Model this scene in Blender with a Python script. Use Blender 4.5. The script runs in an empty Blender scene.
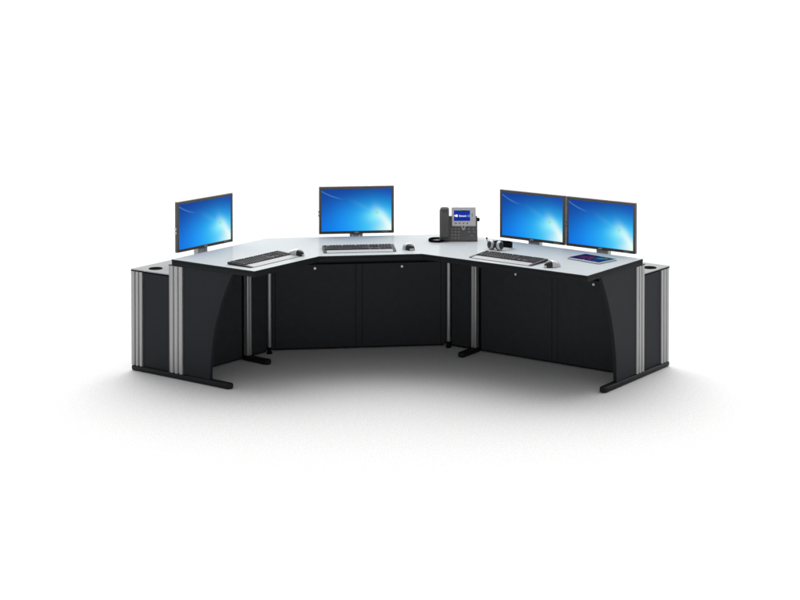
import bpy, bmesh, math, random
from mathutils import Vector, Matrix
R = math.radians
sc = bpy.context.scene
COL = sc.collection
random.seed(7)

# ------------------------------------------------------------------ node helpers
class S:
    """a scalar node socket with arithmetic"""
    def __init__(s, nt, o): s.nt, s.o = nt, o
    def _m(s, op, b=None, c=None, clamp=False):
        n = s.nt.nodes.new('ShaderNodeMath'); n.operation = op; n.use_clamp = clamp
        for i, v in enumerate((s, b, c)):
            if v is None: continue
            if isinstance(v, S): s.nt.links.new(v.o, n.inputs[i])
            else: n.inputs[i].default_value = v
        return S(s.nt, n.outputs[0])
    def __add__(s, b): return s._m('ADD', b)
    __radd__ = __add__
    def __sub__(s, b): return s._m('SUBTRACT', b)
    def __rsub__(s, b): return (s * -1.0) + b
    def __mul__(s, b): return s._m('MULTIPLY', b)
    __rmul__ = __mul__
    def __truediv__(s, b): return s._m('DIVIDE', b)
    def __pow__(s, b): return s._m('POWER', b)
    def exp(s): return s._m('EXPONENT')
    def abs(s): return s._m('ABSOLUTE')
    def max(s, b): return s._m('MAXIMUM', b)
    def min(s, b): return s._m('MINIMUM', b)
    def clamp(s): return s._m('ADD', 0.0, clamp=True)
    def step(s, a, b):
        n = s.nt.nodes.new('ShaderNodeMapRange'); n.interpolation_type = 'SMOOTHSTEP'
        n.inputs['From Min'].default_value = a; n.inputs['From Max'].default_value = b
        s.nt.links.new(s.o, n.inputs['Value']); return S(s.nt, n.outputs[0])

def lin(c):
    c /= 255.0
    return c / 12.92 if c <= 0.04045 else ((c + 0.055) / 1.055) ** 2.4
def srgb(r, g, b): return (lin(r), lin(g), lin(b), 1.0)

def mixc(nt, fac, a, b):
    n = nt.nodes.new('ShaderNodeMix'); n.data_type = 'RGBA'
    for v, i in ((fac, 0), (a, 6), (b, 7)):
        if isinstance(v, S): nt.links.new(v.o, n.inputs[i])
        elif hasattr(v, 'is_output'): nt.links.new(v, n.inputs[i])
        else: n.inputs[i].default_value = v
    return n.outputs[2]

def new_mat(name):
    m = bpy.data.materials.new(name); m.use_nodes = True
    nt = m.node_tree; b = nt.nodes['Principled BSDF']
    return m, nt, b

def surf(name, col, rough=0.5, metal=0.0, var=0.06, vscale=40.0, bump=0.0, bscale=300.0, rvar=0.0, stretch=None, spec=0.5, coat=0.0):
    """procedural surface: colour with a little noise, roughness variation and fine bump"""
    m, nt, b = new_mat(name)
    tc = nt.nodes.new('ShaderNodeTexCoord'); src = tc.outputs['Object']
    if stretch:
        mp = nt.nodes.new('ShaderNodeMapping'); mp.inputs['Scale'].default_value = stretch
        nt.links.new(src, mp.inputs['Vector']); src = mp.outputs[0]
    nz = nt.nodes.new('ShaderNodeTexNoise'); nz.inputs['Scale'].default_value = vscale; nz.inputs['Detail'].default_value = 5
    nt.links.new(src, nz.inputs['Vector'])
    f = S(nt, nz.outputs['Fac'])
    lo = tuple(c * (1 - var) for c in col[:3]) + (1,); hi = tuple(min(1, c * (1 + var)) for c in col[:3]) + (1,)
    nt.links.new(mixc(nt, f.step(0.3, 0.7), lo, hi), b.inputs['Base Color'])
    b.inputs['Metallic'].default_value = metal
    b.inputs['Specular IOR Level'].default_value = spec
    b.inputs['Coat Weight'].default_value = coat; b.inputs['Coat Roughness'].default_value = 0.14
    if rvar: nt.links.new((f * rvar + (rough - rvar / 2)).o, b.inputs['Roughness'])
    else: b.inputs['Roughness'].default_value = rough
    if bump:
        n2 = nt.nodes.new('ShaderNodeTexNoise'); n2.inputs['Scale'].default_value = bscale; n2.inputs['Detail'].default_value = 3
        nt.links.new(src, n2.inputs['Vector'])
        bp = nt.nodes.new('ShaderNodeBump'); bp.inputs['Strength'].default_value = bump; bp.inputs['Distance'].default_value = 0.001
        nt.links.new(n2.outputs['Fac'], bp.inputs['Height']); nt.links.new(bp.outputs[0], b.inputs['Normal'])
    return m

M = {}
M['laminate'] = surf('light_laminate', (0.530, 0.562, 0.572), 0.36, var=0.025, vscale=60, bump=0.05, bscale=500, rvar=0.06, spec=0.0, coat=0.12)
M['shelf'] = surf('grey_laminate', (0.42, 0.428, 0.432), 0.45, var=0.03, vscale=50, bump=0.06, bscale=500, spec=0.0)
M['edge'] = surf('black_edging', (0.012, 0.014, 0.016), 0.6, var=0.1, bump=0.1, spec=0.15)
M['panel'] = surf('charcoal_panel', (0.0155, 0.0178, 0.0228), 0.6, var=0.05, vscale=25, bump=0.12, bscale=700, rvar=0.08, spec=0.2)
M['door'] = surf('black_panel', (0.035, 0.0375, 0.0415), 0.6, var=0.06, vscale=25, bump=0.12, bscale=700, rvar=0.08, spec=0.2)
M['foot'] = surf('black_powder_coat', (0.013, 0.015, 0.017), 0.55, var=0.08, bump=0.2, bscale=900, spec=0.2)
M['alu'] = surf('brushed_aluminium', (0.43, 0.43, 0.435), 0.36, 0.6, var=0.05, vscale=60, rvar=0.1, stretch=(30, 30, 0.6))
M['rubber'] = surf('black_rubber', (0.012, 0.012, 0.013), 0.7, var=0.1, spec=0.0)
M['chrome'] = surf('lock_chrome', (0.55, 0.55, 0.55), 0.22, 1.0, var=0.03)
M['bezel'] = surf('monitor_plastic', (0.088, 0.083, 0.078), 0.45, var=0.05, vscale=80, bump=0.1, bscale=900)
M['stand'] = surf('stand_grey', (0.72, 0.72, 0.725), 0.4, 0.0, var=0.05)
M['silver'] = surf('silver_plastic', (0.62, 0.63, 0.66), 0.28, 0.2, var=0.04, vscale=60)
M['palm'] = surf('pale_palm_rest', (0.34, 0.352, 0.36), 0.5, 0.0, var=0.03, vscale=60)
M['key'] = surf('dark_keycaps', (0.034, 0.032, 0.036), 0.6, var=0.12, vscale=90, bump=0.1, bscale=900, spec=0.12)
M['kbase'] = surf('keyboard_shell', (0.040, 0.039, 0.043), 0.55, var=0.06, spec=0.15)
M['mblack'] = surf('mouse_black', (0.018, 0.016, 0.016), 0.32, var=0.1)
M['phone'] = surf('phone_charcoal', (0.115, 0.110, 0.106), 0.5, var=0.06, vscale=80, bump=0.12, bscale=900)
M['handset'] = surf('handset_charcoal', (0.095, 0.091, 0.088), 0.42, var=0.06, vscale=80, bump=0.08, bscale=900)
M['pbezel'] = surf('phone_silver', (0.66, 0.65, 0.66), 0.4, 0.1, var=0.03)
M['pkey'] = surf('phone_keys', (0.30, 0.29, 0.28), 0.45, var=0.05)
M['pkey_dark'] = surf('phone_dark_keys', (0.05, 0.05, 0.05), 0.45, var=0.05)
M['nav'] = surf('phone_teal_button', (0.13, 0.20, 0.22), 0.3, var=0.05)
M['lit_top'] = surf('pale_lit_top', (0.42, 0.40, 0.38), 0.45, var=0.03)  # pale tone stands in for light caught on the monitor tops
M['badge'] = surf('badge_silver', (0.6, 0.6, 0.6), 0.3, 0.3, var=0.03)
M['cushion'] = surf('ear_cushion', (0.035, 0.032, 0.030), 0.75, var=0.15, vscale=90)

def emit(name, fn, power=1.0, spec=0.08):
    m, nt, b = new_mat(name)
    uv = nt.nodes.new('ShaderNodeUVMap'); sp = nt.nodes.new('ShaderNodeSeparateXYZ')
    nt.links.new(uv.outputs[0], sp.inputs[0])
    c = fn(nt, S(nt, sp.outputs[0]), S(nt, sp.outputs[1]))
    b.inputs['Base Color'].default_value = (0.01, 0.01, 0.012, 1); b.inputs['Roughness'].default_value = 0.35
    b.inputs['Specular IOR Level'].default_value = spec
    if hasattr(c, 'is_output'): nt.links.new(c, b.inputs['Emission Color'])
    else: b.inputs['Emission Color'].default_value = c
    b.inputs['Emission Strength'].default_value = power
    return m

def wallpaper(nt, u, v):
    # what the screen displays: blue field, cyan glow and a white ray rising from the lower right corner
    base = mixc(nt, (v * -0.85 + 1.0).step(0.05, 1.0), srgb(0, 54, 148), srgb(2, 128, 244))
    side = ((u - 0.72).max(0.0) * (v - 0.35).max(0.0) * 5.0).clamp()
    base = mixc(nt, side, base, srgb(0, 52, 178))
    left = ((0.30 - u).max(0.0) * 2.4 * (v * 0.6 + 0.4)).clamp()
    base = mixc(nt, left, base, srgb(0, 62, 150))
    du, dv = u - 0.80, v - 0.34
    d2 = du * du * 3.2 + dv * dv * 3.6
    halo = (d2 * -1.6).exp() * 0.76
    c = mixc(nt, halo.clamp(), base, srgb(22, 182, 246))
    low = (((u - 0.90) * (u - 0.90) * 7.0 + (v - 0.02) * (v - 0.02) * 5.0) * -1.0).exp() * 0.85
    c = mixc(nt, low.clamp(), c, srgb(70, 214, 248))
    core = (d2 * -13.0).exp() * 0.85
    c = mixc(nt, core.clamp(), c, srgb(140, 240, 250))
    # the curved ray
    x = (u - 0.70) / 0.30
    curve = 0.50 - x * 0.12 - x * x * 0.36
    w = ((v - curve) * (v - curve)) * -48.0
    ray = w.exp() * u.step(0.66, 0.98) * 0.85
    c = mixc(nt, ray.clamp(), c, srgb(232, 252, 248))
    corner = (((u - 0.97) * (u - 0.97) * 34.0 + (v - 0.04) * (v - 0.04) * 26.0) * -1.0).exp() * 0.75
    c = mixc(nt, corner.clamp(), c, srgb(240, 255, 246))
    # faint second streaks fanning to the upper left
    ang = (v - 0.40) + (u - 0.80) * 0.85
    st = (ang * ang * -260.0).exp() * u.step(0.30, 0.70) * (0.82 - u).step(0.0, 0.1) * 0.08
    c = mixc(nt, st.clamp(), c, srgb(150, 225, 255))
    # thin arc, upper left
    a = u / 0.36
    arc_y = 0.955 - a * 0.36 + a * a * 0.155
    arc = ((v - arc_y) * (v - arc_y) * -5200.0).exp() * (0.36 - u).step(0.0, 0.22) * 0.30
    c = mixc(nt, arc.clamp(), c, srgb(120, 190, 245))
    dot = (((u - 0.79) * (u - 0.79) * 2.4 + (v - 0.43) * (v - 0.43)) * -900.0).exp() * 0.7
    return mixc(nt, dot.clamp(), c, srgb(118, 226, 96))
M['screen'] = emit('blue_wallpaper_screen', wallpaper)

def tablet_picture(nt, u, v):
    def blob(cu, cv, k, a): return (((u - cu) * (u - cu) * 2.0 + (v - cv) * (v - cv)) * -k).exp() * a
    c = mixc(nt, u.step(0.15, 0.9), srgb(28, 20, 62), srgb(8, 40, 104))
    c = mixc(nt, v.step(0.86, 1.0), c, srgb(20, 20, 44))
    c = mixc(nt, blob(0.26, 0.42, 22, 0.75).clamp(), c, srgb(120, 52, 150))
    c = mixc(nt, blob(0.42, 0.62, 110, 0.9).clamp(), c, srgb(196, 60, 120))
    c = mixc(nt, blob(0.55, 0.26, 120, 0.7).clamp(), c, srgb(176, 70, 170))
    c = mixc(nt, blob(0.74, 0.66, 26, 0.9).clamp(), c, srgb(60, 160, 205))
    c = mixc(nt, blob(0.86, 0.78, 240, 0.9).clamp(), c, srgb(190, 190, 90))
    c = mixc(nt, blob(0.80, 0.15, 40, 0.8).clamp(), c, srgb(14, 70, 180))
    return c
M['tabscreen'] = emit('colourful_tablet_screen', tablet_picture, 0.6, 0.0)

def phone_picture(nt, u, v):
    c = mixc(nt, v.step(0.3, 0.75), srgb(0, 40, 150), srgb(0, 46, 158))
    band = (v - 0.34).step(0.0, 0.03) * (0.60 - v).step(0.0, 0.03)
    c = mixc(nt, (band * u.step(0.75, 0.95) * 0.75).clamp(), c, srgb(120, 150, 215))
    top = v.step(0.90, 0.94) * (u - 0.42).step(0.0, 0.05) * (0.80 - u).step(0.0, 0.05)
    return mixc(nt, top.clamp(), c, srgb(6, 10, 40))
M['phonescreen'] = emit('blue_phone_screen', phone_picture)
M['whiteink'] = emit('white_screen_mark', lambda nt, u, v: srgb(244, 244, 252))
M['paleink'] = emit('pale_screen_mark', lambda nt, u, v: srgb(196, 204, 238))

# ------------------------------------------------------------------ mesh helpers
class Fr:
    """a plan frame: t along, n away from the viewer"""
    def __init__(s, x, y, deg):
        a = R(deg); s.o = Vector((x, y)); s.t = Vector((math.cos(a), math.sin(a))); s.n = Vector((-math.sin(a), math.cos(a))); s.deg = deg
    def __call__(s, t, n, z): p = s.o + s.t * t + s.n * n; return Vector((p.x, p.y, z))
    def xy(s, t, n): return s.o + s.t * t + s.n * n
WORLD = Fr(0, 0, 0)

def prism(bm, poly, z0, z1, fr=WORLD):
    """vertical prism over a plan polygon (counter-clockwise)"""
    area = sum(a[0] * b[1] - b[0] * a[1] for a, b in zip(poly, poly[1:] + poly[:1]))
    if area < 0: poly = poly[::-1]
    lo = [bm.verts.new(fr(p[0], p[1], z0)) for p in poly]; hi = [bm.verts.new(fr(p[0], p[1], z1)) for p in poly]
    n = len(poly)
    bm.faces.new(hi); bm.faces.new(lo[::-1])
    for i in range(n): bm.faces.new((lo[i], lo[(i + 1) % n], hi[(i + 1) % n], hi[i]))
def box(bm, t0, t1, n0, n1, z0, z1, fr=WORLD): prism(bm, [(t0, n0), (t1, n0), (t1, n1), (t0, n1)], z0, z1, fr)
def slab(bm, poly, n0, n1, fr):
    """prism over a (t,z) outline, extruded along n"""
    a = [bm.verts.new(fr(p[0], n0, p[1])) for p in poly]; b = [bm.verts.new(fr(p[0], n1, p[1])) for p in poly]
    n = len(poly); bm.faces.new(a); bm.faces.new(b[::-1])
    for i in range(n): bm.faces.new((b[i], b[(i + 1) % n], a[(i + 1) % n], a[i]))
def tube(bm, pts, r, seg=8, cap=True):
    pts = [Vector(p) for p in pts]; rings = []
    for i, p in enumerate(pts):
        d = (pts[min(i + 1, len(pts) - 1)] - pts[max(i - 1, 0)]).normalized()
        up = Vector((0, 0, 1)) if abs(d.z) < 0.9 else Vector((1, 0, 0))
        a = d.cross(up).normalized(); b = d.cross(a)
        rr = r[i] if isinstance(r, (list, tuple)) else r
        rings.append([bm.verts.new(p + (a * math.cos(k * 2 * math.pi / seg) + b * math.sin(k * 2 * math.pi / seg)) * rr) for k in range(seg)])
    for q, s in zip(rings, rings[1:]):
        for k in range(seg): bm.faces.new((q[k], q[(k + 1) % seg], s[(k + 1) % seg], s[k]))
    if cap: bm.faces.new(rings[0][::-1]); bm.faces.new(rings[-1])
def lathe(bm, prof, mat, seg=28):
    """profile of (radius, height) turned about local z, placed by a matrix"""
    rings = []
    for r, h in prof:
        rings.append([bm.verts.new(mat @ Vector((max(r, 1e-5) * math.cos(k * 2 * math.pi / seg), max(r, 1e-5) * math.sin(k * 2 * math.pi / seg), h))) for k in range(seg)])
    for q, s in zip(rings, rings[1:]):
        for k in range(seg): bm.faces.new((q[k], q[(k + 1) % seg], s[(k + 1) % seg], s[k]))
    bm.faces.new(rings[0][::-1]); bm.faces.new(rings[-1])

def obj(name, bm, mat, parent=None, bevel=0.0, seg=2, smooth=False, angle=35):
    bmesh.ops.recalc_face_normals(bm, faces=bm.faces)
    me = bpy.data.meshes.new(name); bm.to_mesh(me); bm.free()
    me.materials.append(mat)
    o = bpy.data.objects.new(name, me); COL.objects.link(o)
    if parent: o.parent = parent
    if bevel:
        md = o.modifiers.new('bevel', 'BEVEL'); md.width = bevel; md.segments = seg; md.limit_method = 'ANGLE'; md.angle_limit = R(angle); md.harden_normals = False
    if smooth:
        for p in me.polygons: p.use_smooth = True
    return o
def quad(name, corners, mat, parent):
    me = bpy.data.meshes.new(name); me.from_pydata([tuple(c) for c in corners], [], [(0, 1, 2, 3)])
    uv = me.uv_layers.new(name='UVMap')
    for i, c in enumerate(((0, 0), (1, 0), (1, 1), (0, 1))): uv.data[i].uv = c
    me.materials.append(mat); o = bpy.data.objects.new(name, me); COL.objects.link(o); o.parent = parent
    return o
def thing(name, label, cat, loc=(0, 0, 0), deg=0, group=None):
    o = bpy.data.objects.new(name, None); COL.objects.link(o)
    o.location = loc; o.rotation_euler = (0, 0, R(deg)); o['label'] = label; o['category'] = cat
    if group: o['group'] = group
    o.empty_display_size = 0.05
    return o
def dup(root, loc, deg, label):
    r = root.copy(); COL.objects.link(r); r.location = loc; r.rotation_euler = (0, 0, R(deg)); r['label'] = label
    def walk(src, dst):
        for ch in list(src.children):
            c = ch.copy(); COL.objects.link(c); c.parent = dst; walk(ch, c)
    walk(root, r)
    return r

# ------------------------------------------------------------------ floor
def floor_material():
    m, nt, b = new_mat('pale_floor')
    tc = nt.nodes.new('ShaderNodeTexCoord')
    def nz(scale, det):
        n = nt.nodes.new('ShaderNodeTexNoise'); n.inputs['Scale'].default_value = scale; n.inputs['Detail'].default_value = det
        nt.links.new(tc.outputs['Object'], n.inputs['Vector']); return S(nt, n.outputs['Fac'])
    f = nz(130, 4).step(0.3, 0.7) * 0.85 + nz(30, 3).step(0.2, 0.8) * 0.15
    nt.links.new(mixc(nt, f, (0.71, 0.708, 0.706, 1), (0.90, 0.90, 0.90, 1)), b.inputs['Base Color'])
    b.inputs['Roughness'].default_value = 0.85; b.inputs['Specular IOR Level'].default_value = 0.15
    bp = nt.nodes.new('ShaderNodeBump'); bp.inputs['Strength'].default_value = 0.25; bp.inputs['Distance'].default_value = 0.004
    nt.links.new(nz(160, 4).o, bp.inputs['Height']); nt.links.new(bp.outputs[0], b.inputs['Normal'])
    return m
bm = bmesh.new(); vs = [bm.verts.new(p) for p in ((-400, -400, 0), (400, -400, 0), (400, 600, 0), (-400, 600, 0))]; bm.faces.new(vs)
fl = obj('floor', bm, floor_material()); fl['kind'] = 'structure'

# ------------------------------------------------------------------ console plan
H = 0.74
A = Vector((-1.612, -0.146)); B = Vector((-1.055, -0.526)); C = Vector((-0.707, -0.046)); D = Vector((-0.063, 0.039))
E = Vector((0.910, -0.661)); F = Vector((1.308, -0.130)); G = Vector((-1.106, 0.601)); K = Vector((0.163, 0.773))
def deg_of(p, q): d = q - p; return math.degrees(math.atan2(d.y, d.x))
con = thing('control_console', 'angled black control room desk with pale worktop and aluminium uprights on the white floor', 'desk')
def inset(poly, dist):
    """polygon (ccw) shrunk by dist"""
    out = []; n = len(poly)
    for i in range(n):
        p, q, r = poly[i - 1], poly[i], poly[(i + 1) % n]
        d1 = (q - p).normalized(); d2 = (r - q).normalized()
        n1 = Vector((-d1.y, d1.x)); n2 = Vector((-d2.y, d2.x))
        k = (n1 + n2) / (1 + n1.dot(n2)); out.append(q + k * dist)
    return out
outline = [A, B, C, D, E, F, K, G]
edge_poly = outline; top_poly = inset(outline, 0.002)
bm = bmesh.new(); prism(bm, [tuple(p) for p in top_poly], H - 0.010, H + 0.0015)
wt = obj('worktop', bm, M['laminate'], con, 0.0012, 1)
bm = bmesh.new()   # the black edging: a ring with its own thickness round and under the laminate
prism(bm, [tuple(p) for p in edge_poly], H - 0.036, H - 0.011)
obj('edge_band', bm, M['edge'], wt, 0.004, 3)
bm = bmesh.new()   # thin lip of edging standing round the laminate sheet
o2 = inset(outline, 0.0); i2 = inset(outline, 0.0019)
n = len(o2)
for i in range(n):
    j = (i + 1) % n
    prism(bm, [tuple(o2[i]), tuple(o2[j]), tuple(i2[j]), tuple(i2[i])], H - 0.0112, H)
obj('edge_lip', bm, M['edge'], wt)

# side frames: outer face line runs from worktop back corner to front corner
def side_frame(P, Q, sgn, prof, cols, tip):
    """P back corner, Q front corner; frame with t from back to front; sgn: which side of the line is inside"""
    fr = Fr(P.x, P.y, deg_of(P, Q))
    w = sgn
    # foot bar with round ends
    bm = bmesh.new(); t0, t1, hw = -0.360, tip, 0.026
    pts = []
    for k in range(9): a = -math.pi / 2 + math.pi * k / 8; pts.append((t1 - hw + hw * math.cos(a), w * hw + hw * math.sin(a)))
    for k in range(5): a = math.pi / 2 + math.pi * k / 4; pts.append((t0 + 0.012 + 0.012 * math.cos(a), w * hw + hw * math.sin(a)))
    prism(bm, pts, 0.001, 0.034, fr)
    obj('foot', bm, M['foot'], con, 0.011, 3, angle=50, smooth=True)
    # side panel with swept front edge
    bm = bmesh.new()
    curve = [(t, z) for t, z in prof]
    poly = [(cols[1][1] + 0.002, 0.036)] + [(curve[-1][0], 0.036)] + curve[::-1] + [(cols[1][1] + 0.002, H - 0.037)]
    slab(bm, poly, w * 0.010, w * 0.034, fr)
    obj('side_panel', bm, M['panel'], con, 0.002, 2, angle=60)
    # cable cabinet end panel between the two uprights
    bm = bmesh.new(); box(bm, cols[0][1] + 0.002, cols[1][0] - 0.002, w * 0.012, w * 0.034, 0.036, 0.628, fr)
    obj('end_panel', bm, M['panel'], con, 0.0015, 2)
    # ribbed extrusions
    for (a, b, zt) in cols:
        bm = bmesh.new(); W = b - a; pts = []; nr = 3; rib = W / nr
        for k in range(nr):          # rounded ribs with flat bottomed flutes between them
            x = a + k * rib; g = rib * 0.17
            pts += [(x, 0.0130), (x + g * .9, 0.0130)]
            for q in range(7):
                u = q / 6; pts.append((x + g + u * (rib - 2 * g), 0.0052 * (2 * u - 1) ** 2 + (0.0006 if 0 < q < 6 else 0.002)))
            pts += [(x + rib - g * .9, 0.0130), (x + rib, 0.0130)]
        pts = list(dict.fromkeys(pts))
        pts[0] = (a, 0.006); pts[-1] = (b, 0.006)
        for (x, y) in ((b, 0.05), (a, 0.05)): pts.append((x, y))
        pts = [(x, w * (y + 0.0005)) for x, y in pts]
        prism(bm, pts, 0.0345, zt, fr)
        obj('upright_column', bm, M['alu'], con)
        bm = bmesh.new(); box(bm, a - 0.001, b + 0.001, w * 0.0015, w * 0.052, zt + 0.0005, zt + (0.004 if zt > 0.65 else 0.0005 + 0.003), fr)
        obj('column_cap', bm, M['edge'], con)
    return fr
profL = [(0.308 + 0.182 * (z / 0.703) ** 2.2, z) for z in [0.703 - 0.667 * k / 28 for k in range(29)]]
fL = side_frame(A, B, 1, profL, ((-0.356, -0.258, 0.630), (-0.028, 0.087, 0.700)), 0.474)
profR = [(0.304 + 0.186 * (z / 0.703) ** 2.2, z) for z in [0.703 - 0.667 * k / 28 for k in range(29)]]
fRr = side_frame(F, E, -1, profR, ((-0.352, -0.249, 0.630), (-0.032, 0.069, 0.700)), 0.455)

# inner line of panels: left wing, corner, right wing
Lp = Vector((-1.078, 0.474)); Rp = Vector((0.114, 0.640))
WL = Fr(Lp.x, Lp.y, 52.6); WC = Fr(-1.061, 0.511, 6.9); WR = Fr(Rp.x, Rp.y, -34.5)
aL, aC, aR = 55.3, 7.6, -38.2
def door(fr, t0, t1, lock_t=None, z0=0.022, z1=0.576):
    bm = bmesh.new(); box(bm, t0, t1, 0.0, 0.020, z0, z1, fr)
    d = obj('door', bm, M['door'], con, 0.0022, 2)
    if lock_t is not None:
        c = fr(lock_t, 0, 0.551); n3 = Vector((fr.n.x, fr.n.y, 0)); t3 = Vector((fr.t.x, fr.t.y, 0))
        mt = Matrix((( t3.x, 0, -n3.x, c.x), (t3.y, 0, -n3.y, c.y), (0, 1, 0, c.z), (0, 0, 0, 1)))
        bm = bmesh.new(); lathe(bm, [(0.0088, -0.001), (0.0088, 0.003), (0.0078, 0.0048), (0.0064, 0.0048), (0.0058, 0.0036), (0.0001, 0.0036)], mt, 24)
        lk = obj('lock', bm, M['chrome'], d, smooth=False)
        bm = bmesh.new(); bmesh.ops.create_cube(bm, size=1, matrix=mt @ Matrix.Translation((0.0004, 0, 0.0042)) @ Matrix.Diagonal((0.0022, 0.0085, 0.0014, 1)))
        kh = obj('keyhole', bm, M['rubber'], d)
    return d
# corner doors (two) with a mullion between
door(WC, 0.022, 0.5575, 0.285); door(WC, 0.6015, 1.128, 0.866)
# right wing doors
door(WR, 0.256, 0.7925, 0.524); door(WR, 0.8385, 1.368, 1.098)
# left wing door (no lock shows under the worktop)
door(WL, -0.765, -0.250)
bm = bmesh.new()
box(bm, 0.559, 0.600, 0.0008, 0.022, 0.022, 0.576, WC); obj('mullion', bm, M['door'], con, 0.002, 2)
bm = bmesh.new(); box(bm, 0.794, 0.837, 0.0008, 0.022, 0.022, 0.576, WR); obj('mullion', bm, M['door'], con, 0.002, 2)
# filler panels beside the inner posts
for fr, t0, t1 in ((WL, -0.188, -0.004), (WR, 0.016, 0.190), (WC, 1.1295, 1.166), (WC, -0.008, 0.0205)):
    bm = bmesh.new(); box(bm, t0, t1, 0.004, 0.022, 0.022, 0.690, fr); obj('filler_panel', bm, M['door'], con, 0.002, 2)
# recessed rail above the doors, plinth below, all dark
for fr, t0, t1 in ((WL, -0.775, 0.004), (WC, 0.004, 1.150), (WR, -0.004, 1.375)):
    bm = bmesh.new(); box(bm, t0, t1, 0.026, 0.040, 0.006, H - 0.037, fr); obj('back_panel', bm, M['foot'], con, 0.001, 1)

# inner posts: aluminium extrusions standing on short feet, and corner posts on levelling feet
def inner_post(fr, t, foot_dir, near, far):
    bm = bmesh.new(); a, b, w0, w1 = t - 0.020, t + 0.020, -0.034, 0.003
    pts = [(a, w1), (a, w0 + 0.004), (a + 0.004, w0), (t - 0.006, w0), (t - 0.005, w0 + 0.004), (t + 0.005, w0 + 0.004), (t + 0.006, w0), (b - 0.004, w0), (b, w0 + 0.004), (b, w1)]
    prism(bm, pts, 0.0345, H - 0.037, fr); obj('inner_post', bm, M['alu'], con, 0.0015, 2)
    bm = bmesh.new(); hw = 0.024; pts = []
    for k in range(9): q = math.pi + math.pi * k / 8; pts.append((t + hw * math.cos(q), far + hw + hw * math.sin(q)))
    pts += [(t + hw, near), (t - hw, near)]
    prism(bm, pts, 0.001, 0.034, fr); obj('foot', bm, M['foot'], con, 0.010, 3, angle=50, smooth=True)
inner_post(WL, -0.212, -1, 0.02, -0.213)
inner_post(WR, 0.216, -1, 0.02, -0.196)
for (P, dg) in ((Lp, 30.0), (Rp, -15.0)):
    fr = Fr(P.x, P.y, dg)
    bm = bmesh.new()
    pts = [(0.0135 * math.cos(k * math.pi / 8), -0.010 + 0.0135 * math.sin(k * math.pi / 8)) for k in range(16)]
    prism(bm, pts, 0.045, H - 0.037, fr); obj('corner_post', bm, M['alu'], con, smooth=False)
    bm = bmesh.new()
    mt = Matrix.Translation(fr(0, -0.010, 0.0))
    lathe(bm, [(0.017, 0.001), (0.019, 0.004), (0.019, 0.010), (0.0145, 0.014), (0.0145, 0.0445)], mt, 20); obj('levelling_foot', bm, M['rubber'], con)

# rear cable cabinets with lower shelf tops
off = 0.358
nLw = Vector((math.cos(R(aL + 90)), math.sin(R(aL + 90)))); nCw = Vector((math.cos(R(aC + 90)), math.sin(R(aC + 90)))); nRw = Vector((math.cos(R(aR + 90)), math.sin(R(aR + 90))))
A2 = A + (A - B).normalized() * off; F2 = F + (F - E).normalized() * off
def mit(P, n1, n2, d): k = (n1 + n2) / (1 + n1.dot(n2)); return P + k * d
def unit_poly(P, Q, P2, Q2): return [tuple(P), tuple(Q), tuple(Q2), tuple(P2)]
G2 = mit(G, nLw, nCw, off); K2 = mit(K, nCw, nRw, off)
tin = lambda P, Q, d: P + (Q - P).normalized() * d
cab = ((tin(A, G, 0.036), G, tin(A2, G2, 0.036), G2), (G, K, G2, K2), (K, tin(F, K, 0.036), K2, tin(F2, K2, 0.036)))
shelf = ((tin(A, G, 0.012), G, tin(A2, G2, 0.004), G2), (G, K, G2, K2), (K, tin(F, K, 0.012), K2, tin(F2, K2, 0.004)))
grom = ((-1.748, 0.062), (0.0, 0.0), (1.381, 0.092))
for i, (c, s) in enumerate(zip(cab, shelf)):
    q = [Vector(p) for p in unit_poly(*c)]
    if sum(a.x * b.y - b.x * a.y for a, b in zip(q, q[1:] + q[:1])) < 0: q = q[::-1]
    q = inset(q, 0.0015)
    bm = bmesh.new(); prism(bm, [tuple(v) for v in q], 0.036, 0.627); obj('rear_cabinet', bm, M['panel'], con, 0.002, 2)
    q = [Vector(p) for p in unit_poly(*s)]
    if sum(a.x * b.y - b.x * a.y for a, b in zip(q, q[1:] + q[:1])) < 0: q = q[::-1]
    q = inset(q, 0.001)
    bm = bmesh.new(); prism(bm, [tuple(v) for v in q], 0.6365, 0.6425)
    sh = obj('rear_shelf', bm, M['shelf'], con, 0.001, 1)
    bm = bmesh.new(); prism(bm, [tuple(v) for v in q], 0.634, 0.6363); obj('shelf_edge', bm, M['edge'], sh)
    if i != 1:
        gx, gy = grom[i]
        bm = bmesh.new(); lathe(bm, [(0.044, 0.6428), (0.044, 0.6445), (0.041, 0.6462), (0.034, 0.6462), (0.031, 0.6445), (0.0001, 0.6440)], Matrix.Translation((gx, gy, 0)), 32)
        obj('grommet', bm, M['rubber'], sh)
# upstand closing the step between shelf and worktop
for P, Q, nn in ((A, G, nLw), (G, K, nCw), (K, F, nRw)):
    fr = Fr(P.x, P.y, deg_of(P, Q)); L = (Q - P).length
    bm = bmesh.new(); box(bm, 0.06, L - 0.06, -0.016, -0.004, 0.643, H - 0.037, fr); obj('upstand', bm, M['edge'], con)

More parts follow.
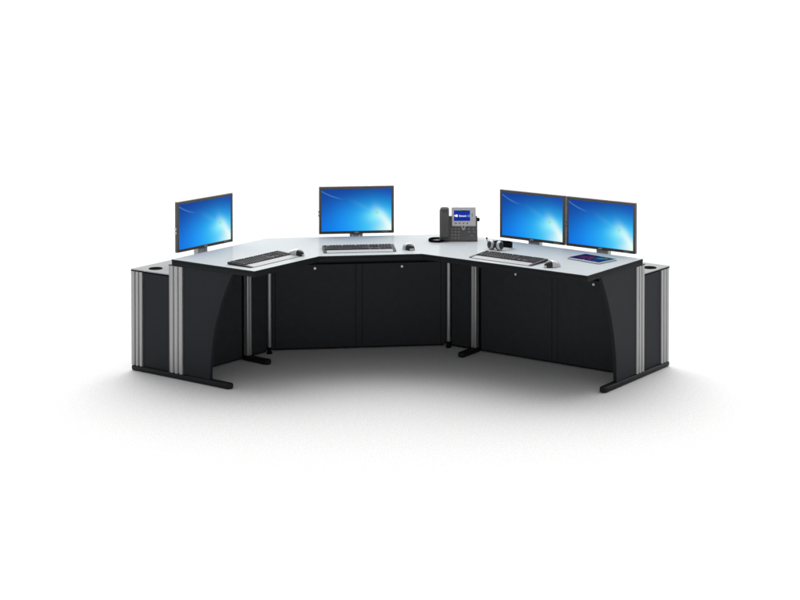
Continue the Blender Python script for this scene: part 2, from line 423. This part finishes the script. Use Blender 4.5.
# ------------------------------------------------------------------ monitors
def make_monitor(label):
    """local frame: x along the screen, y away from the viewer, origin on the rear shelf"""
    r = thing('monitor', label, 'monitor', group='flat monitors behind the worktop')
    W, hh, z0 = 0.254, 0.317, 0.1045
    bz, bzb = 0.0155, 0.017
    x0, x1, zt = -W, W, z0 + hh
    bm = bmesh.new()
    # frame ring
    xs = (x0, x0 + bz, x1 - bz, x1); zs = (z0, z0 + bzb, zt - 0.0135, zt)
    def v(x, y, z): return bm.verts.new((x, y, z))
    of = [v(x0, 0, z0), v(x1, 0, z0), v(x1, 0, zt), v(x0, 0, zt)]
    inn = [v(xs[1], 0.0, zs[1]), v(xs[2], 0.0, zs[1]), v(xs[2], 0.0, zs[2]), v(xs[1], 0.0, zs[2])]
    dp = [v(xs[1], 0.004, zs[1]), v(xs[2], 0.004, zs[1]), v(xs[2], 0.004, zs[2]), v(xs[1], 0.004, zs[2])]
    ob = [v(x0, 0.022, z0), v(x1, 0.022, z0), v(x1, 0.022, zt), v(x0, 0.022, zt)]
    bk = [v(x0 + 0.03, 0.040, z0 + 0.03), v(x1 - 0.03, 0.040, z0 + 0.03), v(x1 - 0.03, 0.040, zt - 0.03), v(x0 + 0.03, 0.040, zt - 0.03)]
    for i in range(4):
        j = (i + 1) % 4
        bm.faces.new((of[i], of[j], inn[j], inn[i])); bm.faces.new((inn[i], inn[j], dp[j], dp[i]))
        bm.faces.new((of[j], of[i], ob[i], ob[j])); bm.faces.new((ob[j], ob[i], bk[i], bk[j]))
    bm.faces.new(bk[::-1]); bm.faces.new(dp)
    obj('casing', bm, M['bezel'], r, 0.0018, 2, angle=40)
    quad('screen', [(xs[1] + .0002, 0.0036, zs[1] + .0002), (xs[2] - .0002, 0.0036, zs[1] + .0002), (xs[2] - .0002, 0.0036, zs[2] - .0002), (xs[1] + .0002, 0.0036, zs[2] - .0002)], M['screen'], r)
    bm = bmesh.new()
    pts = [(0.017 * math.cos(k * math.pi / 8), z0 + 0.0085 + 0.0046 * math.sin(k * math.pi / 8)) for k in range(16)]
    slab(bm, pts, -0.0012, 0.0005, WORLD); obj('badge', bm, M['badge'], r)
    bm = bmesh.new()
    for k in range(4): box(bm, 0.172 + k * 0.012, 0.179 + k * 0.012, -0.0010, 0.0005, z0 + 0.007, z0 + 0.0105)
    obj('buttons', bm, M['stand'], r)
    # pale strip: overhead light on the casing top, put into its colour
    bm = bmesh.new(); box(bm, x0 + 0.0005, x1 - 0.0005, 0.0006, 0.0215, zt + 0.0002, zt + 0.0052); obj('lit_top_strip', bm, M['lit_top'], r, 0.001, 1)
    # ports on the left edge
    bm = bmesh.new()
    for k in range(2): box(bm, x0 - 0.006, x0 + 0.002, 0.008, 0.021, z0 + 0.118 + k * 0.024, z0 + 0.133 + k * 0.024)
    obj('port', bm, M['stand'], r, 0.001, 1)
    # stand: column, front cheeks, base plate, hinge
    bm = bmesh.new(); box(bm, -0.022, 0.022, 0.032, 0.062, 0.012, 0.25)
    st = obj('stand', bm, M['stand'], r, 0.004, 2)
    bm = bmesh.new()
    for sx in (-1, 1): box(bm, sx * 0.0345 - 0.0095, sx * 0.0345 + 0.0095, 0.026, 0.066, 0.012, 0.150)
    obj('cheek', bm, M['stand'], st, 0.004, 2)
    bm = bmesh.new(); box(bm, -0.025, 0.025, 0.0285, 0.0315, 0.090, 0.1065); obj('collar', bm, M['silver'], st, 0.001, 1)
    bm = bmesh.new(); box(bm, -0.10, 0.10, -0.028, 0.125, 0.0008, 0.0115); obj('base', bm, M['stand'], r, 0.004, 2)
    bm = bmesh.new(); box(bm, -0.05, 0.05, 0.040, 0.0335 + 0.035, 0.215, 0.30); obj('mount', bm, M['bezel'], st, 0.003, 2)
    return r
ZS = 0.6426
mon0 = make_monitor('monitor at the left end of the desk, turned to the right, in front of the left grommet')
spots = [  # centre of the screen in plan, angle
    ((-1.457, 0.240), 54.6, 'monitor on the left wing, turned sharply to the right, alone beside the white mouse-less corner'),
    ((-0.511, 0.754), 7.25, 'monitor standing alone behind the middle keyboard, facing straight forward'),
    ((0.656, 0.458), -37.0, 'monitor behind the headset and right keyboard, inner one of the touching pair'),
    ((1.072, 0.145), -37.0, 'monitor behind the tablet, outer one of the touching pair'),
]
spots[0] = (spots[0][0], spots[0][1], 'monitor on the left wing behind the angled keyboard, screen turned to the right')
for i, (p, a, lab) in enumerate(spots):
    if i == 0: mon0.location = (p[0], p[1], ZS); mon0.rotation_euler = (0, 0, R(a)); mon0['label'] = lab
    else: dup(mon0, (p[0], p[1], ZS), a, lab)

# ------------------------------------------------------------------ keyboards
ZT = H + 0.0017
def make_keyboard(label):
    """local: x along, y away; origin at the middle of its footprint on the worktop"""
    r = thing('keyboard', label, 'keyboard', group='keyboards on the worktop')
    W, dF, dB = 0.229, -0.098, 0.098
    bm = bmesh.new()
    def shell(pts, x0, x1):   # (y,z) outline along x
        a = [bm.verts.new((x0, y, z)) for y, z in pts]; b = [bm.verts.new((x1, y, z)) for y, z in pts]
        n = len(pts); bm.faces.new(a); bm.faces.new(b[::-1])
        for i in range(n): bm.faces.new((b[i], b[(i + 1) % n], a[(i + 1) % n], a[i]))
    shell([(-0.036, 0.002), (dB - 0.006, 0.002), (dB, 0.008), (dB, 0.026), (dB - 0.010, 0.029), (-0.036, 0.016)], -W, W)
    obj('shell', bm, M['kbase'], r, 0.003, 2)
    for sx in (-1, 1):
        bm = bmesh.new()
        shell([(dF + 0.004, 0.002), (-0.0365, 0.002), (-0.0365, 0.0155), (dF + 0.014, 0.010), (dF + 0.004, 0.006)], sx * W - (0.020 if sx > 0 else 0), sx * W + (0.020 if sx < 0 else 0))
        obj('side_arm', bm, M['kbase'], r, 0.002, 2)
    bm = bmesh.new()
    shell([(dF, 0.002), (-0.0370, 0.002), (-0.0370, 0.0145), (-0.056, 0.0145), (dF + 0.006, 0.0075), (dF, 0.005)], -W + 0.0205, W - 0.0205)
    obj('palm_rest', bm, M['palm'], r, 0.002, 2)
    bm = bmesh.new()
    slope = (0.029 - 0.016) / (dB - 0.010 + 0.036)
    def cap(x, w, y, d, h=0.007):
        z = 0.016 + (y + 0.036) * slope; z2 = 0.016 + (y + d + 0.036) * slope; c = 0.0018
        lo = [bm.verts.new((px, py, pz)) for px, py, pz in ((x, y, z), (x + w, y, z), (x + w, y + d, z2), (x, y + d, z2))]
        hi = [bm.verts.new((px, py, pz)) for px, py, pz in ((x + c, y + c, z + h), (x + w - c, y + c, z + h), (x + w - c, y + d - c * .5, z2 + h), (x + c, y + d - c * .5, z2 + h))]
        bm.faces.new(hi)
        for i in range(4): bm.faces.new((lo[i], lo[(i + 1) % 4], hi[(i + 1) % 4], hi[i]))
    u = 0.0189; k = 0.0163; x0 = -0.219
    rows = [-0.033, -0.0141, 0.0048, 0.0237, 0.0426, 0.0675]
    for ri, y in enumerate(rows):
        d = k if ri < 5 else 0.013
        if ri == 0: main = [1.25, 1.25, 1.25, 6.25, 1.25, 1.25, 1.25, 1.25]
        elif ri == 1: main = [2.25] + [1] * 10 + [2.75]
        elif ri == 2: main = [1.75] + [1] * 11 + [2.25]
        elif ri == 3: main = [1.5] + [1] * 12 + [1.5]
        elif ri == 4: main = [1] * 13 + [2]
        else: main = [1, -1, 1, 1, 1, 1, -.5, 1, 1, 1, 1, -.5, 1, 1, 1, 1]
        x = x0
        for w in main:
            if w > 0: cap(x, w * u - (u - k), y, d)
            x += abs(w) * u
        xn = x0 + 15.35 * u
        nav = {0: [1, 1, 1], 1: [-1, 1, -1], 2: [], 3: [1, 1, 1], 4: [1, 1, 1], 5: [1, 1, 1]}[ri]
        x = xn
        for w in nav:
            if w > 0: cap(x, u - (u - k), y, d)
            x += u
        x = xn + 3.35 * u
        pad = [2, 1, 1] if ri == 0 else ([1, 1, 1, 1] if ri < 5 else [1, 1, 1, 1])
        for w in pad:
            cap(x, w * u - (u - k), y, d); x += w * u
    obj('keys', bm, M['key'], r)
    bm = bmesh.new()
    for j in range(9): box(bm, -0.12 + j * 0.021, -0.107 + j * 0.021, 0.0845, 0.0905, 0.027, 0.0315)
    obj('media_buttons', bm, M['silver'], r, 0.001, 1)
    return r
FL_ = Fr(B.x, B.y, 54.5); FC_ = Fr(C.x, C.y, 7.25); FR_ = Fr(D.x, D.y, -37.0)
kb0 = make_keyboard('dark keyboard lying on the left wing in front of the turned monitor')
p = FL_(0.291, 0.178, ZT); kb0.location = p; kb0.rotation_euler = (0, 0, R(54.8)); kb0.scale = (1.01, 1.0, 0.60)
p = FC_(0.266, 0.185, ZT); dup(kb0, p, 7.3, 'dark keyboard with pale palm rest under the single middle monitor')
p = FR_(0.546, 0.162, ZT); dup(kb0, p, -37.2, 'dark keyboard lying in front of the headset on the right wing')

# ------------------------------------------------------------------ mice
def make_mouse(label):
    """local: +y is the front (buttons), -y the heel"""
    r = thing('mouse', label, 'mouse', group='computer mice beside the keyboards')
    nu, nv = 128, 72
    def P(a, b):
        # a around, b from rim to crown
        ca, sa = math.cos(a), math.sin(a)
        wy = 0.058 if sa > 0 else 0.056
        wx = 0.035 * (1 - 0.10 * max(0, math.cos(2 * a)) * (0.6 if sa > 0 else 1))
        rr = math.cos(b) ** 0.75
        x, y = wx * ca * rr, wy * sa * rr
        z = 0.0015 + 0.039 * (math.sin(b) ** 0.85) * (1 - 0.28 * max(0, y / 0.058) - 0.05 * max(0, -y / 0.058))
        return Vector((x, y, z))
    bs, bb = bmesh.new(), bmesh.new()
    for bmx, kind in ((bs, 0), (bb, 1)):
        grid = {}
        def vert(i, j, bmx=bmx, grid=grid):
            i %= nu
            if j == nv: i = 0
            if (i, j) not in grid: grid[i, j] = bmx.verts.new(P(2 * math.pi * i / nu, math.pi / 2 * j / nv))
            return grid[i, j]
        for i in range(nu):
            for j in range(nv):
                c = P(2 * math.pi * (i + .5) / nu, math.pi / 2 * (j + .5) / nv)
                heel = c.y < -0.014 - 0.10 * max(0, 0.024 - c.z) * 1.0
                notch = abs(c.x) < 0.015 and c.z < 0.013 and c.y < 0
                k = 1 if (heel and not notch) else 0
                if k != kind: continue
                vs = [vert(i, j), vert(i + 1, j), vert(i + 1, j + 1), vert(i, j + 1)]
                vs = list(dict.fromkeys(vs))
                if len(vs) > 2: bmx.faces.new(vs)
        if kind == 0: bmx.faces.new([vert(i, 0) for i in range(nu)][::-1]) if all((i, 0) in grid for i in range(nu)) else None
    obj('shell', bs, M['silver'], r, smooth=True); obj('heel', bb, M['mblack'], r, smooth=True)
    bm = bmesh.new(); lathe(bm, [(0.006, -0.0035), (0.0085, -0.0025), (0.0085, 0.0025), (0.006, 0.0035)], Matrix.Translation((0, 0.034, 0.0215)) @ Matrix.Rotation(R(90), 4, 'Y'), 18)
    obj('scroll_wheel', bm, M['mblack'], r, smooth=False)
    return r
ms0 = make_mouse('silver mouse with black heel at the end of the left wing keyboard')
ms0.location = (-0.853, -0.020, ZT); ms0.rotation_euler = (0, 0, R(70))
dup(ms0, (-0.150, 0.196, ZT), 26, 'silver mouse with black heel between the middle keyboard and the desk phone')
dup(ms0, (0.724, -0.390, ZT), -60, 'silver mouse with black heel between the right keyboard and the tablet')

# ------------------------------------------------------------------ desk phone
ph = thing('desk_phone', 'charcoal desk phone with silver display panel and handset, standing left of the headset', 'phone', (0.186, 0.469, ZT), 0.0)
ph.scale = (1.035, 1.035, 1.035)
TA = R(60)
class Tilt:   # u across, v up the tilted face, w out of it
    def __call__(s, u, v, w): return Vector((u, v * math.cos(TA) - w * math.sin(TA), v * math.sin(TA) + w * math.cos(TA) + 0.004))
T = Tilt()
def tbox(bm, u0, u1, v0, v1, w0, w1):
    P = [bm.verts.new(T(u, v, w)) for w in (w0, w1) for u, v in ((u0, v0), (u1, v0), (u1, v1), (u0, v1))]
    bm.faces.new(P[3::-1]); bm.faces.new(P[4:])
    for i in range(4): bm.faces.new((P[i], P[(i + 1) % 4], P[4 + (i + 1) % 4], P[4 + i]))
bm = bmesh.new(); tbox(bm, -0.110, 0.1105, 0.0, 0.172, -0.022, 0.0); obj('body', bm, M['phone'], ph, 0.005, 3)
bm = bmesh.new()   # wedge foot
for (x0, x1) in ((-0.09, 0.09),):
    pts = [(0.03, 0.0), (0.135, 0.0), (0.135, 0.02), (0.100, 0.100), (0.085, 0.100)]
    a = [bm.verts.new((x0, y, z)) for y, z in pts]; b = [bm.verts.new((x1, y, z)) for y, z in pts]
    bm.faces.new(a); bm.faces.new(b[::-1])
    for i in range(5): bm.faces.new((b[i], b[(i + 1) % 5], a[(i + 1) % 5], a[i]))
obj('wedge_foot', bm, M['phone'], ph, 0.003, 2)
bm = bmesh.new(); tbox(bm, -0.053, 0.101, 0.099, 0.228, -0.014, 0.009); pb = obj('display_panel', bm, M['pbezel'], ph, 0.005, 3)
ps = quad('screen', [T(-0.039, 0.133, 0.0096), T(0.0645, 0.133, 0.0096), T(0.0645, 0.204, 0.0096), T(-0.039, 0.204, 0.0096)], M['phonescreen'], pb)
def ink(u0, u1, v0, v1, bmx, w=0.0099):
    uu = lambda u: -0.039 + u * 0.1035; vv = lambda v: 0.133 + v * 0.071
    bmx.faces.new([bmx.verts.new(T(uu(a), vv(b), w)) for a, b in ((u0, v0), (u1, v0), (u1, v1), (u0, v1))])
bm = bmesh.new()
ink(0.02, 0.10, 0.42, 0.55, bm); ink(0.10, 0.235, 0.37, 0.60, bm); ink(0.32, 0.78, 0.395, 0.425, bm)
for k, (a, b, c, d) in enumerate(((0.32, .39, .52, .56), (.34, .37, .425, .52), (.405, .43, .425, .52), (.45, .475, .425, .52), (.475, .51, .49, .52), (.53, .555, .425, .52), (.575, .63, .425, .455), (.575, .60, .455, .52), (.65, .675, .425, .52), (.70, .725, .425, .54), (.725, .775, .48, .51))): ink(a, b, c, d, bm)
obj('screen_mark', bm, M['whiteink'], pb)
for k in range(4):
    bm = bmesh.new(); tbox(bm, -0.033 + k * 0.0243, -0.0215 + k * 0.0243, 0.114, 0.1195, 0.0085, 0.0108); obj('soft_key', bm, M['pkey_dark'], pb, 0.0008, 1)
for k in range(2):
    bm = bmesh.new(); tbox(bm, 0.0755, 0.0805, 0.163 + k * 0.012, 0.169 + k * 0.012, 0.0085, 0.0108); obj('indicator', bm, M['pkey_dark'], pb, 0.0008, 1)
bm = bmesh.new()
for i in range(3):
    for j in range(4): tbox(bm, -0.057 + i * 0.0215, -0.0465 + i * 0.0215, 0.017 + j * 0.0205, 0.0245 + j * 0.0205, -0.001, 0.0022)
obj('keypad', bm, M['pkey'], ph, 0.001, 1)
for (u0, u1, v0, v1) in [(u, u + 0.013, v, v + 0.0065) for (u, v) in ((0.050, 0.078), (0.079, 0.078), (0.050, 0.058), (0.083, 0.058))] + [(0.062, 0.083, 0.031, 0.036)] + [(0.046 + k * 0.02, 0.054 + k * 0.02, 0.016, 0.020) for k in range(3)]:
    bm = bmesh.new(); tbox(bm, u0, u1, v0, v1, -0.001, 0.0022); obj('function_key', bm, M['pkey'], ph, 0.001, 1)
bm = bmesh.new()
c = T(0.0215, 0.090, 0.0)
Mt = Matrix.Translation(c) @ Matrix.Rotation(TA, 4, 'X')
lathe(bm, [(0.0125, -0.002), (0.0125, 0.004), (0.011, 0.0058), (0.008, 0.0058)], Mt @ Matrix.Diagonal((1, 1.45, 1.9, 1)), 28); nv = obj('navigation_pad', bm, M['pbezel'], ph, smooth=False)
bm = bmesh.new(); lathe(bm, [(0.0078, 0.0110), (0.0078, 0.0125), (0.006, 0.0135)], Mt @ Matrix.Diagonal((1, 1.5, 1, 1)), 24); obj('pad_centre', bm, M['nav'], nv)
# side knob
bm = bmesh.new(); lathe(bm, [(0.012, -0.006), (0.012, 0.010), (0.008, 0.014)], Matrix.Translation(T(0.112, 0.150, -0.012)) @ Matrix.Rotation(R(90), 4, 'Y'), 20); obj('side_knob', bm, M['rubber'], ph)
# handset: bar with cupped ends resting in a cradle
bm = bmesh.new()
n = 22; rings = []
for i in range(n + 1):
    f = i / n; v = 0.014 + f * 0.206
    e = math.exp(-((f - 0.07) / 0.12) ** 2) + math.exp(-((f - 0.93) / 0.12) ** 2)
    w_mid = 0.026 + 0.012 * math.sin(math.pi * f) - 0.002 * e
    hu = 0.026 + 0.0025 * e - (0.006 if i in (0, n) else 0); hv = 0.0095 + 0.008 * e - (0.006 if i in (0, n) else 0)
    cu = -0.1005 + 0.002 * f
    ring = []
    for k in range(20):
        a = 2 * math.pi * k / 20; ca, sa = math.cos(a), math.sin(a)
        sq = lambda q: math.copysign(abs(q) ** 0.55, q)
        ring.append(bm.verts.new(T(cu + hu * sq(ca), v, w_mid + hv * sq(sa) - 0.004 * e)))
    rings.append(ring)
for q, s in zip(rings, rings[1:]):
    for k in range(20): bm.faces.new((q[k], q[(k + 1) % 20], s[(k + 1) % 20], s[k]))
bm.faces.new(rings[0][::-1]); bm.faces.new(rings[-1])
hs = obj('handset', bm, M['handset'], ph, smooth=True)
bm = bmesh.new(); tbox(bm, -0.118, -0.081, 0.190, 0.202, 0.036, 0.0475); obj('earpiece_strip', bm, M['phone'], hs, 0.003, 2)
bm = bmesh.new(); tbox(bm, -0.131, -0.070, 0.004, 0.212, -0.018, 0.014); obj('cradle', bm, M['handset'], ph, 0.006, 3)
# coiled cord looping from the left foot of the phone
bm = bmesh.new(); pts = []
N = 560
for i in range(N + 1):
    f = i / N
    a = math.pi * (0.15 + 1.75 * f)
    cx = -0.120 - 0.030 + 0.046 * math.cos(a); cy = 0.028 + 0.060 * math.sin(a)
    tx, ty = -math.sin(a), math.cos(a); th = f * 2 * math.pi * 46
    nx, ny = math.cos(a), math.sin(a)
    pts.append((cx + nx * 0.0052 * math.cos(th), cy + ny * 0.0052 * math.cos(th), 0.0078 + 0.0052 * math.sin(th)))
tube(bm, pts, 0.0028, 6); obj('coiled_cord', bm, M['rubber'], ph, smooth=True)

# ------------------------------------------------------------------ headset
he = thing('headset', 'black headset with silver ringed ear cups lying between the phone and the right monitors', 'headset', (0.414, 0.190, ZT))
def cup(x, y, yaw, label=None):
    base = Matrix.Translation((x, y, 0.0305)) @ Matrix.Rotation(R(yaw), 4, 'Z') @ Matrix.Rotation(R(82), 4, 'X')
    bm = bmesh.new(); lathe(bm, [(0.010, -0.030), (0.023, -0.028), (0.0285, -0.022), (0.0290, -0.012)], base, 32)
    c = obj('ear_cushion', bm, M['cushion'], he, smooth=True)
    bm = bmesh.new(); lathe(bm, [(0.0285, -0.0125), (0.0300, -0.010), (0.0300, -0.004), (0.0262, 0.0055), (0.0240, 0.0062), (0.0235, 0.003)], base, 36); obj('silver_ring', bm, M['silver'], c, smooth=False)
    bm = bmesh.new(); lathe(bm, [(0.0233, 0.002), (0.0233, 0.0070), (0.020, 0.0105), (0.009, 0.0135), (0.0005, 0.014)], base, 32); obj('outer_cap', bm, M['mblack'], c, smooth=True)
cup(-0.042, 0.002, -64); cup(0.024, -0.034, 52)
bm = bmesh.new()   # flat headband lying on its edge behind the cups
ctrl = [(-0.044, 0.022), (-0.036, 0.062), (-0.004, 0.094), (0.040, 0.100), (0.082, 0.082), (0.100, 0.046), (0.092, 0.008), (0.066, -0.012), (0.034, -0.020)]
def cat(ps, m=6):
    out = []
    for i in range(len(ps) - 1):
        p0, p1, p2, p3 = ps[max(i - 1, 0)], ps[i], ps[i + 1], ps[min(i + 2, len(ps) - 1)]
        for k in range(m):
            t = k / m
            out.append(tuple(0.5 * (2 * b + (c - a) * t + (2 * a - 5 * b + 4 * c - d) * t * t + (3 * b - a - 3 * c + d) * t ** 3) for a, b, c, d in zip(p0, p1, p2, p3)))
    out.append(ps[-1]); return out
path = cat(ctrl); sec = []
for i, p in enumerate(path):
    q0, q1 = path[max(i - 1, 0)], path[min(i + 1, len(path) - 1)]
    d = Vector((q1[0] - q0[0], q1[1] - q0[1])).normalized(); nn = Vector((-d.y, d.x)) * 0.0035
    f = i / (len(path) - 1); hh = 0.010 + 0.0075 * math.sin(math.pi * f)
    zc = 0.030 - 0.008 * math.sin(math.pi * f)
    sec.append([bm.verts.new((p[0] + sx * nn.x, p[1] + sx * nn.y, zc + sz * hh)) for sx, sz in ((1, -1), (1, 1), (-1, 1), (-1, -1))])
for q, s in zip(sec, sec[1:]):
    for k in range(4): bm.faces.new((q[k], q[(k + 1) % 4], s[(k + 1) % 4], s[k]))
bm.faces.new(sec[0][::-1]); bm.faces.new(sec[-1])
obj('headband', bm, M['rubber'], he, 0.0015, 2)
bm = bmesh.new(); bpts = cat([(-0.048, 0.022, 0.034), (-0.056, 0.036, 0.044), (-0.060, 0.050, 0.052), (-0.061, 0.062, 0.060)], 5)
tube(bm, bpts, 0.0022, 8); mb = obj('microphone_boom', bm, M['rubber'], he, smooth=True)
bm = bmesh.new(); bmesh.ops.create_uvsphere(bm, u_segments=16, v_segments=10, radius=0.0058, matrix=Matrix.Translation((-0.061, 0.062, 0.061)) @ Matrix.Diagonal((1, 1, 1.35, 1))); obj('microphone_tip', bm, M['cushion'], mb, smooth=True)

# ------------------------------------------------------------------ tablet
tp = Vector((0.988, -0.161, ZT))
tb = thing('tablet', 'slim silver tablet with a colourful lit screen lying flat in front of the outer monitor', 'tablet', tp, -45.5)
bm = bmesh.new()
def rrect(w, d, r, k=5):
    out = []
    for (cx, cy, a0) in ((w - r, -d + r, -90), (w - r, d - r, 0), (-w + r, d - r, 90), (-w + r, -d + r, 180)):
        for i in range(k + 1): a = R(a0 + 90 * i / k); out.append((cx + r * math.cos(a), cy + r * math.sin(a)))
    return out
prism(bm, rrect(0.128, 0.090, 0.011), 0.0012, 0.0095); obj('casing', bm, M['silver'], tb, 0.0022, 2, smooth=False)
bm = bmesh.new(); prism(bm, rrect(0.1225, 0.0845, 0.008), 0.0092, 0.0101); obj('glass_border', bm, surf('tablet_glass', (0.012, 0.012, 0.018), 0.12, var=0.02), tb)
quad('screen', [(-0.112, -0.072, 0.01035), (0.112, -0.072, 0.01035), (0.112, 0.074, 0.01035), (-0.112, 0.074, 0.01035)], M['tabscreen'], tb)
bm = bmesh.new(); lathe(bm, [(0.005, 0.0101), (0.005, 0.0106), (0.0035, 0.0106)], Matrix.Translation((0, -0.0785, 0)), 18); obj('home_button', bm, M['stand'], tb)

# ------------------------------------------------------------------ light
w = bpy.data.worlds.new('World'); sc.world = w; w.use_nodes = True
nt = w.node_tree; bg = nt.nodes['Background']
tc = nt.nodes.new('ShaderNodeTexCoord')
dp = nt.nodes.new('ShaderNodeVectorMath'); dp.operation = 'DOT_PRODUCT'
LD = Vector((0.03, 0.76, 0.65)).normalized(); dp.inputs[1].default_value = LD
nt.links.new(tc.outputs['Generated'], dp.inputs[0])
lobe = S(nt, dp.outputs['Value']).step(0.45, 0.98)
HORIZON, ZENITH = 0.38, 3.5
nt.links.new((lobe * (ZENITH - HORIZON) + HORIZON).o, bg.inputs['Strength'])
bg.inputs['Color'].default_value = (1.0, 1.0, 1.0, 1)

def area(name, loc, target, size, power, col=(1, 1, 1)):
    d = bpy.data.lights.new(name, 'AREA'); d.shape = 'RECTANGLE'; d.size, d.size_y = size; d.energy = power; d.color = col
    o = bpy.data.objects.new(name, d); COL.objects.link(o); o.location = loc
    o.rotation_euler = (Vector(target) - Vector(loc)).to_track_quat('-Z', 'Y').to_euler(); return o
area('added_light_right', (5.5, -3.5, 3.0), (0.6, 0, 0.5), (2.0, 2.5), 5)  # unseen area light, added for highlights on the aluminium

# ------------------------------------------------------------------ camera
cd = bpy.data.cameras.new('Camera'); cam = bpy.data.objects.new('Camera', cd); COL.objects.link(cam); sc.camera = cam
cam.location = (0, -9.5172, 2.5044); cam.rotation_euler = (R(90) - 0.0210, 0, 0)
cd.sensor_width = 36; cd.lens = 1520.03 * 36 / 800; cd.shift_x = -32.01 / 800; cd.shift_y = -293.78 / 800; cd.clip_end = 3000; cd.clip_start = 0.1
sc.view_settings.view_transform = 'Standard'; sc.view_settings.look = 'None'; sc.view_settings.exposure = 0; sc.view_settings.gamma = 1
sc.cycles.use_denoising = True
